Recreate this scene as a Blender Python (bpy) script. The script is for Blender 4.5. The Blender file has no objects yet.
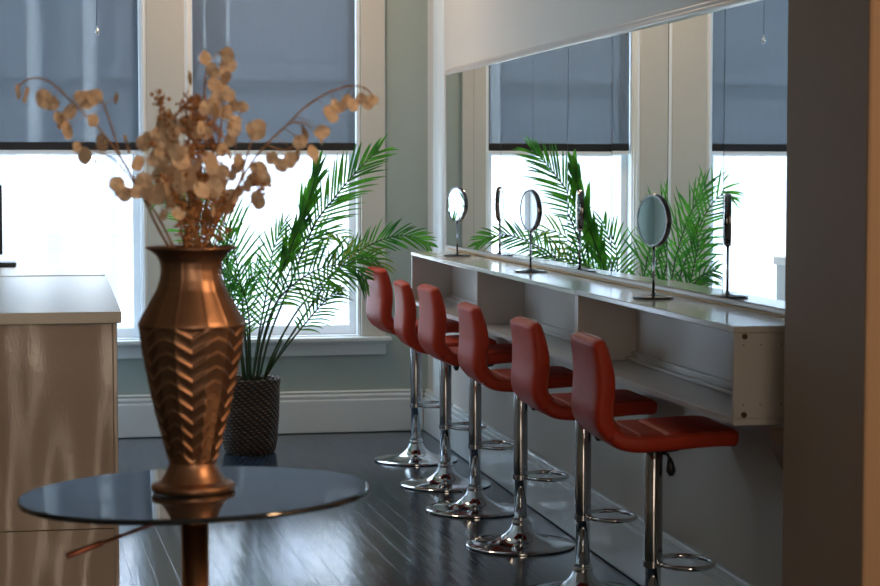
import bpy, bmesh, math, random
from math import sin, cos, tan, pi, radians, atan, atan2, hypot, sqrt
from mathutils import Vector, Matrix
random.seed(7)
S = bpy.context.scene
C = S.collection

# ------------------------------------------------------------------ camera
FPX, H = 1960.0, 1.38
PITCH = atan((293 - 170) / FPX)
YAW = atan((440 - 62) * cos(PITCH) / FPX)
FW = Vector((sin(YAW) * cos(PITCH), cos(YAW) * cos(PITCH), -sin(PITCH)))
RT = Vector((cos(YAW), -sin(YAW), 0))
UP = RT.cross(FW)
def at(x, y, Y):
    """point of the room seen at x, y (photo measure) in the vertical plane at distance Y"""
    r = FW + RT * ((x - 440) / FPX) - UP * ((y - 293) / FPX)
    return Vector((0, 0, H)) + r * (Y / r.y)

cam = bpy.data.objects.new('camera', bpy.data.cameras.new('camera'))
C.objects.link(cam)
cam.location = (0, 0, H)
cam.rotation_euler = (pi / 2 - PITCH, 0, -YAW)
cam.data.sensor_width = 36
cam.data.lens = FPX * 36 / 880
cam.data.clip_start = .05
cam.data.dof.use_dof = True
cam.data.dof.focus_distance = 7.2
cam.data.dof.aperture_fstop = 7.5
S.camera = cam
S.view_settings.view_transform = 'Standard'
S.view_settings.look = 'None'
S.view_settings.gamma = 1
S.view_settings.exposure = 0.74

# ------------------------------------------------------------------ materials
MATS = {}
def nt(name):
    m = bpy.data.materials.new(name); m.use_nodes = True
    n = m.node_tree; b = n.nodes['Principled BSDF']
    MATS[name] = m
    return m, n, b
def mat(name, col, rough=.5, metal=0., spec=.5, coat=0., noise=0., nscale=8., bump=0., bscale=40., ior=None, coat_rough=.05):
    m, n, b = nt(name)
    b.inputs['Base Color'].default_value = (*col, 1)
    b.inputs['Roughness'].default_value = rough
    b.inputs['Metallic'].default_value = metal
    b.inputs['Specular IOR Level'].default_value = spec
    b.inputs['Coat Weight'].default_value = coat
    b.inputs['Coat Roughness'].default_value = coat_rough
    if ior: b.inputs['IOR'].default_value = ior
    tc = n.nodes.new('ShaderNodeTexCoord')
    if noise:
        t = n.nodes.new('ShaderNodeTexNoise'); t.inputs['Scale'].default_value = nscale; t.inputs['Detail'].default_value = 4
        n.links.new(tc.outputs['Object'], t.inputs['Vector'])
        mx = n.nodes.new('ShaderNodeMix'); mx.data_type = 'RGBA'
        mx.inputs[6].default_value = (*[c * (1 - noise) for c in col], 1)
        mx.inputs[7].default_value = (*[min(1, c * (1 + noise)) for c in col], 1)
        n.links.new(t.outputs['Fac'], mx.inputs[0]); n.links.new(mx.outputs[2], b.inputs['Base Color'])
    if bump:
        t2 = n.nodes.new('ShaderNodeTexNoise'); t2.inputs['Scale'].default_value = bscale; t2.inputs['Detail'].default_value = 3
        n.links.new(tc.outputs['Object'], t2.inputs['Vector'])
        bp = n.nodes.new('ShaderNodeBump'); bp.inputs['Strength'].default_value = bump; bp.inputs['Distance'].default_value = .01
        n.links.new(t2.outputs['Fac'], bp.inputs['Height']); n.links.new(bp.outputs['Normal'], b.inputs['Normal'])
    return m
M_sage = mat('sage_wall_paint', (.37, .44, .42), .6, noise=.03, nscale=3, bump=.05)
M_cream = mat('cream_wall_paint', (.63, .59, .54), .55, noise=.03, nscale=2, bump=.05)
M_trim = mat('trim_gloss_paint', (.66, .71, .73), .3, noise=.02, bump=.03, bscale=10)
M_casing = mat('casing_paint', (.58, .56, .52), .4, noise=.02)
M_ceil = mat('ceiling_paint', (.75, .74, .70), .8, noise=.02)
M_sash = mat('sash_white_paint', (.84, .88, .92), .3, noise=.02)
M_lam = mat('cream_laminate', (.60, .57, .54), .28, noise=.03, nscale=5)
M_lamtop = mat('cream_laminate_top', (.62, .60, .55), .13, noise=.03, nscale=5)
M_knob = mat('brown_plastic_cap', (.09, .04, .02), .4, noise=.1)
M_wood = mat('gold_wood_strip', (.50, .32, .14), .4, noise=.2, nscale=30)
M_frame = mat('mirror_frame_alloy', (.62, .58, .55), .35, metal=.3, noise=.04)
M_leather = mat('red_leather', (.52, .042, .014), .45, spec=.28, noise=.12, nscale=14, bump=.12, bscale=160, coat=.0)
M_pipe = mat('red_leather_piping', (.42, .06, .03), .4, noise=.1)
M_chrome = mat('chrome', (.64, .66, .69), .07, metal=1, noise=.02)
M_chromed = mat('chrome_stem', (.42, .43, .46), .12, metal=1, noise=.02)
M_dkmetal = mat('dark_nickel', (.20, .19, .20), .15, metal=1, noise=.05)
M_black = mat('black_plastic', (.012, .012, .014), .35, noise=.1)
M_hem = mat('dark_hem_bar', (.01, .011, .016), .4, noise=.1)
M_palmstem = mat('palm_stalk', (.035, .075, .02), .45, noise=.3)
M_soil = mat('potting_soil', (.02, .014, .01), .9, noise=.4, nscale=40, bump=.5)
M_ctop = mat('pale_quartz_worktop', (.86, .88, .88), .32, noise=.02, nscale=20)
M_side = mat('white_counter_side', (.62, .66, .68), .3, noise=.02)
M_facade = mat('pale_facade', (.24, .27, .32), .9, noise=.05, nscale=.5)
M_column = mat('white_column', (.85, .87, .88), .8, noise=.05)
M_pave = mat('concrete_paving', (.55, .54, .52), .9, noise=.08, nscale=1)
M_dkwin = mat('dark_window_glass', (.03, .04, .06), .15, noise=.1)
M_screen = mat('black_screen', (.006, .006, .01), .2, noise=.1)
M_stalk = mat('dried_stalk', (.36, .21, .12), .7, noise=.3, nscale=60)
M_seed = mat('brown_seed_head', (.42, .20, .08), .6, noise=.4, nscale=80)
M_bracket = mat('brown_wood_bracket', (.22, .12, .07), .5, noise=.2)
M_brass = mat('copper_column', (.58, .29, .15), .34, metal=1, noise=.05)
M_lever = mat('copper_red_lever', (.40, .13, .08), .3, metal=.8, noise=.1)
M_bglass = mat('black_glass', (.006, .010, .016), .03, noise=.1, ior=1.75)
M_mirror = mat('silvered_mirror', (.86, .90, .89), .0, metal=1)
M_medge = mat('mirror_edge', (.10, .13, .13), .3, noise=.1)

def leaf_mat(name, c1, c2):
    m, n, b = nt(name)
    tc = n.nodes.new('ShaderNodeTexCoord'); t = n.nodes.new('ShaderNodeTexNoise'); t.inputs['Scale'].default_value = 9
    n.links.new(tc.outputs['Object'], t.inputs['Vector'])
    r = n.nodes.new('ShaderNodeValToRGB')
    r.color_ramp.elements[0].position = .35; r.color_ramp.elements[1].position = .68
    r.color_ramp.elements[0].color = (*c1, 1); r.color_ramp.elements[1].color = (*c2, 1)
    n.links.new(t.outputs['Fac'], r.inputs[0]); n.links.new(r.outputs[0], b.inputs['Base Color'])
    b.inputs['Roughness'].default_value = .4
    tr = n.nodes.new('ShaderNodeBsdfTranslucent'); n.links.new(r.outputs[0], tr.inputs['Color'])
    mx = n.nodes.new('ShaderNodeMixShader'); mx.inputs[0].default_value = .45
    n.links.new(b.outputs[0], mx.inputs[1]); n.links.new(tr.outputs[0], mx.inputs[2])
    n.links.new(mx.outputs[0], n.nodes['Material Output'].inputs['Surface'])
    return m
M_leaf = leaf_mat('palm_leaf', (.02, .16, .025), (.13, .46, .04))
M_leaf2 = leaf_mat('palm_leaf_dry_tip', (.06, .22, .02), (.34, .42, .06))
M_pod = leaf_mat('dried_pod_skin', (.90, .72, .54), (.97, .88, .76))

# window glass: thin pane, clear with a faint reflection
m, n, b = nt('window_glass'); M_glass = m
tr = n.nodes.new('ShaderNodeBsdfTransparent'); tr.inputs[0].default_value = (.97, .98, .98, 1)
gl = n.nodes.new('ShaderNodeBsdfGlossy'); gl.inputs['Roughness'].default_value = .02
mx = n.nodes.new('ShaderNodeMixShader'); mx.inputs[0].default_value = .06
n.links.new(tr.outputs[0], mx.inputs[1]); n.links.new(gl.outputs[0], mx.inputs[2])
n.links.new(mx.outputs[0], n.nodes['Material Output'].inputs['Surface'])

# roller shade screen cloth: woven, lets a few percent of the daylight straight through
def shade_mat(name, col, thru):
    m, n, b = nt(name)
    tc = n.nodes.new('ShaderNodeTexCoord')
    sp = n.nodes.new('ShaderNodeSeparateXYZ'); n.links.new(tc.outputs['Object'], sp.inputs[0])
    w = n.nodes.new('ShaderNodeTexNoise'); w.inputs['Scale'].default_value = 1; w.inputs['Detail'].default_value = 5
    mp = n.nodes.new('ShaderNodeMapping'); mp.inputs['Scale'].default_value = (90, 90, 3)
    n.links.new(tc.outputs['Object'], mp.inputs[0]); n.links.new(mp.outputs[0], w.inputs['Vector'])
    mr = n.nodes.new('ShaderNodeMapRange'); mr.inputs[3].default_value = thru * .75; mr.inputs[4].default_value = thru * 1.25
    n.links.new(w.outputs['Fac'], mr.inputs[0])
    b.inputs['Base Color'].default_value = (*col, 1); b.inputs['Roughness'].default_value = .8
    tl = n.nodes.new('ShaderNodeBsdfTranslucent'); tl.inputs[0].default_value = (*[min(1, c * .50) for c in col], 1)
    ad = n.nodes.new('ShaderNodeMixShader'); ad.inputs[0].default_value = .5
    n.links.new(b.outputs[0], ad.inputs[1]); n.links.new(tl.outputs[0], ad.inputs[2])
    tp = n.nodes.new('ShaderNodeBsdfTransparent'); tp.inputs[0].default_value = (.9, .95, 1, 1)
    mx = n.nodes.new('ShaderNodeMixShader')
    n.links.new(mr.outputs[0], mx.inputs[0]); n.links.new(ad.outputs[0], mx.inputs[1]); n.links.new(tp.outputs[0], mx.inputs[2])
    n.links.new(mx.outputs[0], n.nodes['Material Output'].inputs['Surface'])
    return m
M_shade = shade_mat('screen_cloth', (.22, .25, .28), .17)

# floor: dark blue-black painted boards running towards the window wall
m, n, b = nt('dark_floor_boards'); M_floor = m
tc = n.nodes.new('ShaderNodeTexCoord')
mp = n.nodes.new('ShaderNodeMapping'); mp.inputs['Rotation'].default_value = (0, 0, radians(88))
n.links.new(tc.outputs['Object'], mp.inputs[0])
br = n.nodes.new('ShaderNodeTexBrick'); br.inputs['Scale'].default_value = 1
br.inputs['Brick Width'].default_value = 1.3; br.inputs['Row Height'].default_value = .075
br.inputs['Mortar Size'].default_value = .0026; br.inputs['Mortar Smooth'].default_value = .3; br.inputs['Bias'].default_value = 0
br.offset = .37; br.inputs['Color1'].default_value = (.010, .026, .052, 1); br.inputs['Color2'].default_value = (.018, .040, .074, 1)
br.inputs['Mortar'].default_value = (.003, .003, .004, 1)
n.links.new(mp.outputs[0], br.inputs['Vector'])
n.links.new(br.outputs['Color'], b.inputs['Base Color'])
mp2 = n.nodes.new('ShaderNodeMapping'); mp2.inputs['Scale'].default_value = (40, 3, 1)
n.links.new(tc.outputs['Object'], mp2.inputs[0])
ns = n.nodes.new('ShaderNodeTexNoise'); ns.inputs['Scale'].default_value = 1; ns.inputs['Detail'].default_value = 5
n.links.new(mp2.outputs[0], ns.inputs['Vector'])
mr = n.nodes.new('ShaderNodeMapRange'); mr.inputs[3].default_value = .06; mr.inputs[4].default_value = .22
n.links.new(ns.outputs['Fac'], mr.inputs[0]); n.links.new(mr.outputs[0], b.inputs['Roughness'])
ad = n.nodes.new('ShaderNodeMath'); ad.operation = 'MULTIPLY_ADD'; ad.inputs[1].default_value = -1.2
n.links.new(br.outputs['Fac'], ad.inputs[0]); n.links.new(ns.outputs['Fac'], ad.inputs[2])
bp = n.nodes.new('ShaderNodeBump'); bp.inputs['Strength'].default_value = .2; bp.inputs['Distance'].default_value = .004
n.links.new(ad.outputs[0], bp.inputs['Height']); n.links.new(bp.outputs['Normal'], b.inputs['Normal'])
b.inputs['Specular IOR Level'].default_value = .5

# counter front: glossy tan laminate with an uneven lacquer
m, n, b = nt('glossy_tan_lacquer'); M_cfront = m
b.inputs['Base Color'].default_value = (.50, .45, .42, 1); b.inputs['Roughness'].default_value = .16
b.inputs['Coat Weight'].default_value = .6; b.inputs['Coat Roughness'].default_value = .06
tc = n.nodes.new('ShaderNodeTexCoord')
mp = n.nodes.new('ShaderNodeMapping'); mp.inputs['Scale'].default_value = (2.6, 1, .8)
n.links.new(tc.outputs['Object'], mp.inputs[0])
n1 = n.nodes.new('ShaderNodeTexNoise'); n1.inputs['Scale'].default_value = 1.6; n1.inputs['Detail'].default_value = 1
n2 = n.nodes.new('ShaderNodeTexNoise'); n2.inputs['Scale'].default_value = 60; n2.inputs['Detail'].default_value = 2
n.links.new(mp.outputs[0], n1.inputs['Vector']); n.links.new(mp.outputs[0], n2.inputs['Vector'])
ma = n.nodes.new('ShaderNodeMath'); ma.operation = 'MULTIPLY_ADD'; ma.inputs[1].default_value = .006
n.links.new(n2.outputs['Fac'], ma.inputs[0]); n.links.new(n1.outputs['Fac'], ma.inputs[2])
bp = n.nodes.new('ShaderNodeBump'); bp.inputs['Strength'].default_value = 1; bp.inputs['Distance'].default_value = .07
n.links.new(ma.outputs[0], bp.inputs['Height'])
n.links.new(bp.outputs['Normal'], b.inputs['Normal']); n.links.new(bp.outputs['Normal'], b.inputs['Coat Normal'])

# vase: brushed copper, darker in patches of age
m, n, b = nt('brushed_copper'); M_copper = m
tc = n.nodes.new('ShaderNodeTexCoord'); t = n.nodes.new('ShaderNodeTexNoise'); t.inputs['Scale'].default_value = 25
n.links.new(tc.outputs['Object'], t.inputs['Vector'])
r = n.nodes.new('ShaderNodeValToRGB')
r.color_ramp.elements[0].color = (.27, .145, .09, 1); r.color_ramp.elements[1].color = (.43, .245, .155, 1)
n.links.new(t.outputs['Fac'], r.inputs[0]); n.links.new(r.outputs[0], b.inputs['Base Color'])
b.inputs['Metallic'].default_value = .9; b.inputs['Roughness'].default_value = .38

# basket weave
m, n, b = nt('dark_basket_weave'); M_basket = m
tc = n.nodes.new('ShaderNodeTexCoord'); sp = n.nodes.new('ShaderNodeSeparateXYZ'); n.links.new(tc.outputs['Object'], sp.inputs[0])
def MN(op, a, b2=None, c=None):
    q = n.nodes.new('ShaderNodeMath'); q.operation = op
    for i, v in enumerate((a, b2, c)):
        if v is None: continue
        if isinstance(v, (int, float)): q.inputs[i].default_value = v
        else: n.links.new(v, q.inputs[i])
    return q.outputs[0]
ang = MN('ARCTAN2', sp.outputs['Y'], sp.outputs['X'])
a1 = MN('SINE', MN('ADD', MN('MULTIPLY', ang, 26), MN('MULTIPLY', sp.outputs['Z'], 210)))
a2 = MN('SINE', MN('SUBTRACT', MN('MULTIPLY', ang, 10), MN('MULTIPLY', sp.outputs['Z'], 430)))
hgt = MN('MULTIPLY', MN('ADD', a1, 1), MN('ADD', a2, 1.2))
r = n.nodes.new('ShaderNodeValToRGB')
r.color_ramp.elements[0].position = .25; r.color_ramp.elements[1].position = .9
r.color_ramp.elements[0].color = (.022, .016, .013, 1); r.color_ramp.elements[1].color = (.44, .28, .17, 1)
n.links.new(MN('MULTIPLY', hgt, .25), r.inputs[0]); n.links.new(r.outputs[0], b.inputs['Base Color'])
bp = n.nodes.new('ShaderNodeBump'); bp.inputs['Strength'].default_value = .8; bp.inputs['Distance'].default_value = .006
n.links.new(hgt, bp.inputs['Height']); n.links.new(bp.outputs['Normal'], b.inputs['Normal']); b.inputs['Roughness'].default_value = .55

# ------------------------------------------------------------------ mesh helpers
def box(bm, x0, x1, y0, y1, z0, z1, bev=0.):
    vs = [bm.verts.new((x, y, z)) for x in (x0, x1) for y in (y0, y1) for z in (z0, z1)]
    q = [(0, 1, 3, 2), (4, 6, 7, 5), (0, 4, 5, 1), (2, 3, 7, 6), (0, 2, 6, 4), (1, 5, 7, 3)]
    fs = [bm.faces.new([vs[i] for i in f]) for f in q]
    if bev:
        es = list({e for f in fs for e in f.edges})
        bmesh.ops.bevel(bm, geom=es, offset=bev, segments=2, affect='EDGES', profile=.5)
    return bm
def tube(bm, pts, rad, seg=10, closed=False, cap=True):
    pts = [Vector(p) for p in pts]; k = len(pts)
    rads = rad if isinstance(rad, (list, tuple)) else [rad] * k
    rings = []; prev = None
    for i, p in enumerate(pts):
        if closed: t = (pts[(i + 1) % k] - pts[i - 1]).normalized()
        else: t = (pts[min(i + 1, k - 1)] - pts[max(i - 1, 0)]).normalized()
        if prev is None:
            a = t.cross(Vector((0, 0, 1)));
            if a.length < .1: a = t.cross(Vector((1, 0, 0)))
            a.normalize()
        else:
            a = (prev - t * prev.dot(t)).normalized()
        prev = a; b_ = t.cross(a)
        rings.append([bm.verts.new(p + (a * cos(2 * pi * j / seg) + b_ * sin(2 * pi * j / seg)) * rads[i]) for j in range(seg)])
    for i in range(k if closed else k - 1):
        A, B = rings[i], rings[(i + 1) % k]
        for j in range(seg):
            bm.faces.new((A[j], A[(j + 1) % seg], B[(j + 1) % seg], B[j]))
    if cap and not closed:
        bm.faces.new(rings[0][::-1]); bm.faces.new(rings[-1])
    return bm
def lathe(bm, prof, seg=48, c=(0, 0, 0), cap=True):
    rings = []
    for r, z in prof:
        rings.append([bm.verts.new((c[0] + r * cos(2 * pi * j / seg), c[1] + r * sin(2 * pi * j / seg), c[2] + z)) for j in range(seg)])
    for A, B in zip(rings, rings[1:]):
        for j in range(seg):
            bm.faces.new((A[j], A[(j + 1) % seg], B[(j + 1) % seg], B[j]))
    if cap:
        bm.faces.new(rings[0][::-1]); bm.faces.new(rings[-1])
    return bm
def NB(): return bmesh.new()
def obj(name, bm, material, parent=None, smooth=False, label=None):
    bmesh.ops.recalc_face_normals(bm, faces=bm.faces)
    me = bpy.data.meshes.new(name); bm.to_mesh(me); bm.free()
    if smooth:
        for p in me.polygons: p.use_smooth = True
    if smooth == 'auto':
        try: me.set_sharp_from_angle(angle=radians(35))
        except Exception: pass
    me.materials.append(material)
    o = bpy.data.objects.new(name, me); C.objects.link(o)
    if parent: o.parent = parent
    if label: o['label'] = label
    return o
def thing(name, label, cat, loc=(0, 0, 0), rotz=0, group=None):
    o = bpy.data.objects.new(name, None); C.objects.link(o)
    o.empty_display_size = .1
    o.location = loc; o.rotation_euler = (0, 0, rotz); o['label'] = label; o['category'] = cat
    if group: o['group'] = group
    return o
def struct(name, bm, m, parent=None, smooth=False):
    o = obj(name, bm, m, parent, smooth)
    if not parent: o['kind'] = 'structure'
    return o
def dup(root, loc, rotz, label):
    r = root.copy(); C.objects.link(r); r.location = loc; r.rotation_euler = (0, 0, rotz); r['label'] = label
    for ch in list(root.children):
        c = ch.copy(); C.objects.link(c); c.parent = r
        for g in list(ch.children):
            d = g.copy(); C.objects.link(d); d.parent = c
    return r
def catmull(P, k=6):
    P = [Vector(p) for p in P]; out = []
    Q = [P[0] * 2 - P[1]] + P + [P[-1] * 2 - P[-2]]
    for i in range(1, len(Q) - 2):
        for j in range(k):
            t = j / k; a, b_, c, d = Q[i - 1], Q[i], Q[i + 1], Q[i + 2]
            out.append(.5 * ((2 * b_) + (c - a) * t + (2 * a - 5 * b_ + 4 * c - d) * t * t + (3 * b_ - a - 3 * c + d) * t ** 3))
    out.append(P[-1]); return out

# ------------------------------------------------------------------ the room
XW, YB, ZC, XL = 1.893, 10.18, 3.1, -4.2
ZS, ZT = .507, 2.75                 # window opening sill and head
WIN = [(-.49, .404), (.651, 1.53)]
struct('floor', box(NB(), XL - .3, 3.5, -3.3, YB + .25, -.1, 0), M_floor)
struct('ceiling', box(NB(), XL - .3, 3.5, -3.3, YB + .25, ZC, ZC + .1), M_ceil)
bm = NB(); T = .24
xs = [XL - .2, WIN[0][0], WIN[0][1], WIN[1][0], WIN[1][1], XW + .2]
for i in range(5):
    if i in (1, 3):
        box(bm, xs[i], xs[i + 1], YB, YB + T, 0, ZS); box(bm, xs[i], xs[i + 1], YB, YB + T, ZT, ZC)
    else: box(bm, xs[i], xs[i + 1], YB, YB + T, 0, ZC)
struct('wall_back', bm, M_sage)
struct('wall_right', box(NB(), XW, XW + .2, 4.2, YB, 0, ZC), M_cream)
bm = NB(); box(bm, 1.70, 3.3, 3.97, 4.46, 0, ZC, .008)
struct('wall_right_pier', bm, mat('shade_toned_pier_paint', (.34, .23, .15), .6, noise=.05, nscale=3, bump=.05))  # wall paint darkened to brown, putting the pier's shade into its colour
struct('wall_near_right', box(NB(), 3.2, 3.4, -3, 3.97, 0, ZC), M_cream)
struct('wall_front', box(NB(), XL - .2, 3.4, -3.2, -3, 0, ZC), M_cream)
# left wall with three windows towards the street end
LW = [(6.9, 8.1), (8.6, 9.8)]
bm = NB(); ys = [-3.0] + [v for w in LW for v in w] + [YB]
for i in range(len(ys) - 1):
    if i % 2: box(bm, XL - .2, XL, ys[i], ys[i + 1], 0, .6); box(bm, XL - .2, XL, ys[i], ys[i + 1], 2.7, ZC)
    else: box(bm, XL - .2, XL, ys[i], ys[i + 1], 0, ZC)
struct('wall_left', bm, M_sage)
struct('added_light_blocker', box(NB(), XL, -.32, 6.1, 6.28, 0, ZC), M_cream)  # unseen wall added to keep left-window light off the near end

def baseboard(name, along, a0, a1, pos, sgn):
    """stepped and moulded baseboard along x or y; its face stands off the wall in direction sgn"""
    bm = NB()
    prof = [(0, .004), (.024, .004), (.025, .010), (.025, .168), (.023, .174), (.018, .176), (.018, .186), (.021, .190), (.019, .198), (.012, .204), (.012, .210), (.016, .214), (.012, .220), (0, .222)]
    ends = []
    for a in (a0, a1):
        ends.append([bm.verts.new((a, pos + sgn * d, z) if along == 'x' else (pos + sgn * d, a, z)) for d, z in prof])
    k = len(prof)
    for j in range(k): bm.faces.new((ends[0][j], ends[0][(j + 1) % k], ends[1][(j + 1) % k], ends[1][j]))
    bm.faces.new(ends[0]); bm.faces.new(ends[1][::-1])
    return struct(name, bm, M_trim)
baseboard('baseboard_back', 'x', XL, XW - .03, YB, -1)
baseboard('baseboard_right', 'y', 4.46, YB, XW, -1)

# casings, sill and apron round the two windows
bm = NB()
box(bm, WIN[0][1] + .024, WIN[1][0] - .03, YB - .022, YB, ZS, ZC - .25, .003)
box(bm, WIN[1][1] + .006, 1.663, YB - .022, YB, ZS, ZC - .25, .003)
box(bm, -.62, WIN[0][0] - .006, YB - .022, YB, ZS, ZC - .25, .003)
box(bm, -.66, 1.70, YB - .03, YB, ZT, ZC - .22, .003)
struct('trim_1', bm, M_casing)
bm = NB()
box(bm, -.70, 1.69, YB - .065, YB + .02, ZS - .024, ZS, .006)
box(bm, -.66, 1.665, YB - .02, YB, ZS - .098, ZS - .024, .004)
box(bm, -.68, 1.68, YB - .032, YB, ZS - .04, ZS - .024, .003)
struct('trim_2', bm, M_trim)
# slim moulded corner column on the right wall
bm = NB()
pts = []
for j in range(0, 13):
    a = pi * j / 12
    pts.append((XW + .004 - .034 * sin(a), 9.83 + .115 * cos(a)))
lo = [bm.verts.new((x, y, .225)) for x, y in pts]; hi = [bm.verts.new((x, y, ZC)) for x, y in pts]
for j in range(12): bm.faces.new((lo[j], lo[j + 1], hi[j + 1], hi[j]))
bm.faces.new(lo); bm.faces.new(hi)
struct('trim_3', bm, M_trim, smooth='auto')

def window(i, x0, x1):
    yo = YB + .07
    bm = NB()     # jamb lining and stops
    for xa, xb in ((x0 - .002, x0 + .012), (x1 - .012, x1 + .002)): box(bm, xa, xb, YB - .004, YB + .2, ZS, ZT)
    box(bm, x0, x1, YB - .004, YB + .2, ZT - .014, ZT); box(bm, x0, x1, YB, YB + .22, ZS, ZS + .006)
    if i == 1: box(bm, x1 - .006, x1 + .026, YB - .018, YB, ZS, ZT, .004); box(bm, x1 + .004, x1 + .014, YB - .026, YB - .01, ZS, ZT, .003)
    else: box(bm, x0 - .032, x0 + .004, YB - .018, YB, ZS, ZT, .004); box(bm, x0 - .02, x0 - .008, YB - .026, YB - .01, ZS, ZT, .003)
    w = struct('window_%d' % i, bm, M_sash)
    for nm, za, zb, y in (('lower_sash', ZS + .006, 1.50, yo), ('upper_sash', 1.455, ZT - .014, yo + .045)):
        bm = NB(); a, b_ = x0 + .012, x1 - .012
        box(bm, a, a + .036, y, y + .04, za, zb, .003); box(bm, b_ - .036, b_, y, y + .04, za, zb, .003)
        box(bm, a + .034, b_ - .034, y + .001, y + .039, za, za + (.05 if nm[0] == 'l' else .04), .003)
        box(bm, a + .034, b_ - .034, y + .001, y + .039, zb - .04, zb, .003)
        s = struct(nm, bm, M_sash, w)
        struct('glass_pane', box(NB(), a + .03, b_ - .03, y + .017, y + .022, za + .03, zb - .03), M_glass, s)
    return w
for i, (a, b_) in enumerate(WIN): window(i + 1, a, b_)
for k, (a, b_) in enumerate(LW):
    bm = NB()
    x = XL - .12
    for ya, yb in ((a, a + .05), (b_ - .05, b_)): box(bm, x, x + .05, ya, yb, .6, 2.7, .003)
    for za, zb in ((.6, .66), (1.62, 1.67), (2.64, 2.7)): box(bm, x + .001, x + .049, a + .04, b_ - .04, za, zb, .003)
    w = struct('window_%d' % (k + 3), bm, M_sash)
    struct('glass_pane', box(NB(), x + .02, x + .026, a + .03, b_ - .03, .63, 2.68), M_glass, w)

# roller shades
def shade(x0, x1, label, chain_x):
    t = thing('roller_shade', label, 'window shade', ((x0 + x1) / 2, YB + .03, 1.49), 0, 'roller shades half down over the windows')
    w = (x1 - x0) / 2; top = ZT - .03 - 1.49
    obj('fabric', box(NB(), -w, w, -.0008, .0008, .02, top), M_shade, t)
    obj('hem_bar', box(NB(), -w, w, -.008, .008, -.008, .032, .004), M_hem, t)
    obj('hem_lip', box(NB(), -w, w, -.006, .006, -.027, -.0082, .002), M_sash, t, label='pale lip under the dark bar')
    bm = NB(); tube(bm, [(-w, 0, top), (w, 0, top)], .022, 16); obj('roller', bm, M_sash, t, True)
    bm = NB(); cx = chain_x - (x0 + x1) / 2
    tube(bm, [(cx, -.018, -.6), (cx, -.018, top)], .0012, 5)
    for q in range(150):
        bmesh.ops.create_icosphere(bm, subdivisions=1, radius=.0026, matrix=Matrix.Translation((cx, -.018, -.6 + q * (top + .6) / 150)))
    obj('bead_chain', bm, M_sash, t, True)
shade(WIN[0][0] + .018, WIN[0][1] - .014, 'blue-grey screen roller shade half down over the left window behind the dried flowers', WIN[0][0] + .02)
shade(WIN[1][0] + .016, WIN[1][1] - .018, 'blue-grey screen roller shade half down over the right window above the palm', WIN[1][0] + .01)

# little pull cord hanging in front of the left shade
t = thing('pull_cord', 'thin dark pull cord with a small metal ball in front of the left window shade', 'pull cord', (.176, 9.8, 2.06))
obj('cord', tube(NB(), [(0, 0, .012), (0, 0, ZC - 2.06)], .0018, 6), M_black, t, True)
bm = NB(); lathe(bm, [(.001, -.024), (.010, -.018), (.0135, -.006), (.010, .006), (.005, .012), (.003, .024), (.001, .025)], 20)
obj('pull_ball', bm, M_chrome, t, True)

# ------------------------------------------------------------------ wall mirror made of eight strips
XM = 1.884
t = thing('wall_mirror', 'long wall mirror of upright glass strips above the white shelf units', 'mirror', (XM, 7.2, 1.43))
J = [9.545, 8.884, 8.317, 7.728, 7.169, 6.593, 5.97, 5.423, 4.855, 4.47]
ANG = [0, 0, .0004, -.0006, .014, .0107, -.0088, -.0026, 0]
TILT = [0, 0, 0, .0004, .0013, -.0004, 0, .0003, 0]
ZB, ZTp = 1.006, 1.855
off = -.014
for k in range(9):
    ya, yb = J[k], J[k + 1]
    if k: off += ANG[k - 1] * (J[k - 1] - J[k]) / 2 + ANG[k] * (ya - yb) / 2
    hw = (ya - yb) / 2 - .0032; hz = (ZTp - ZB) / 2 - .006
    bm = NB(); box(bm, -.0007, .0007, -hw, hw, -hz, hz)
    o = obj('mirror_strip', bm, M_mirror, t)
    o.data.materials.append(M_medge)
    for p in o.data.polygons:
        if p.normal.x > -.5: p.material_index = 1
    o.location = (off, (ya + yb) / 2 - 7.2, (ZTp + ZB) / 2 - 1.43); o.rotation_euler = (0, TILT[k], ANG[k])
bm = NB()
def fr(x0, y0, y1, z0, z1): box(bm, x0 - XM, .010, y0 - 7.2, y1 - 7.2, z0 - 1.43, z1 - 1.43, .003)
fr(XM - .022, 4.47, 9.572, ZTp - .010, ZTp + .004); fr(XM - .012, 4.47, 9.585, ZTp + .0042, ZTp + .020)
fr(XM - .018, 9.548, 9.572, ZB, ZTp - .0102)
fr(XM - .012, 4.47, 9.572, ZB - .010, ZB + .004)
obj('mirror_frame', bm, M_frame, t)
obj('backing_board', box(NB(), .003, .010, 4.47 - 7.2, 9.57 - 7.2, ZB - 1.43 - .008, ZTp - 1.43), M_medge, t)
bm = NB(); box(bm, -.016, .010, 4.47 - 7.2, 9.50 - 7.2, .9885 - 1.43, ZB - 1.43 - .0102, .003)
obj('ledge_strip', bm, M_wood, t)

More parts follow.
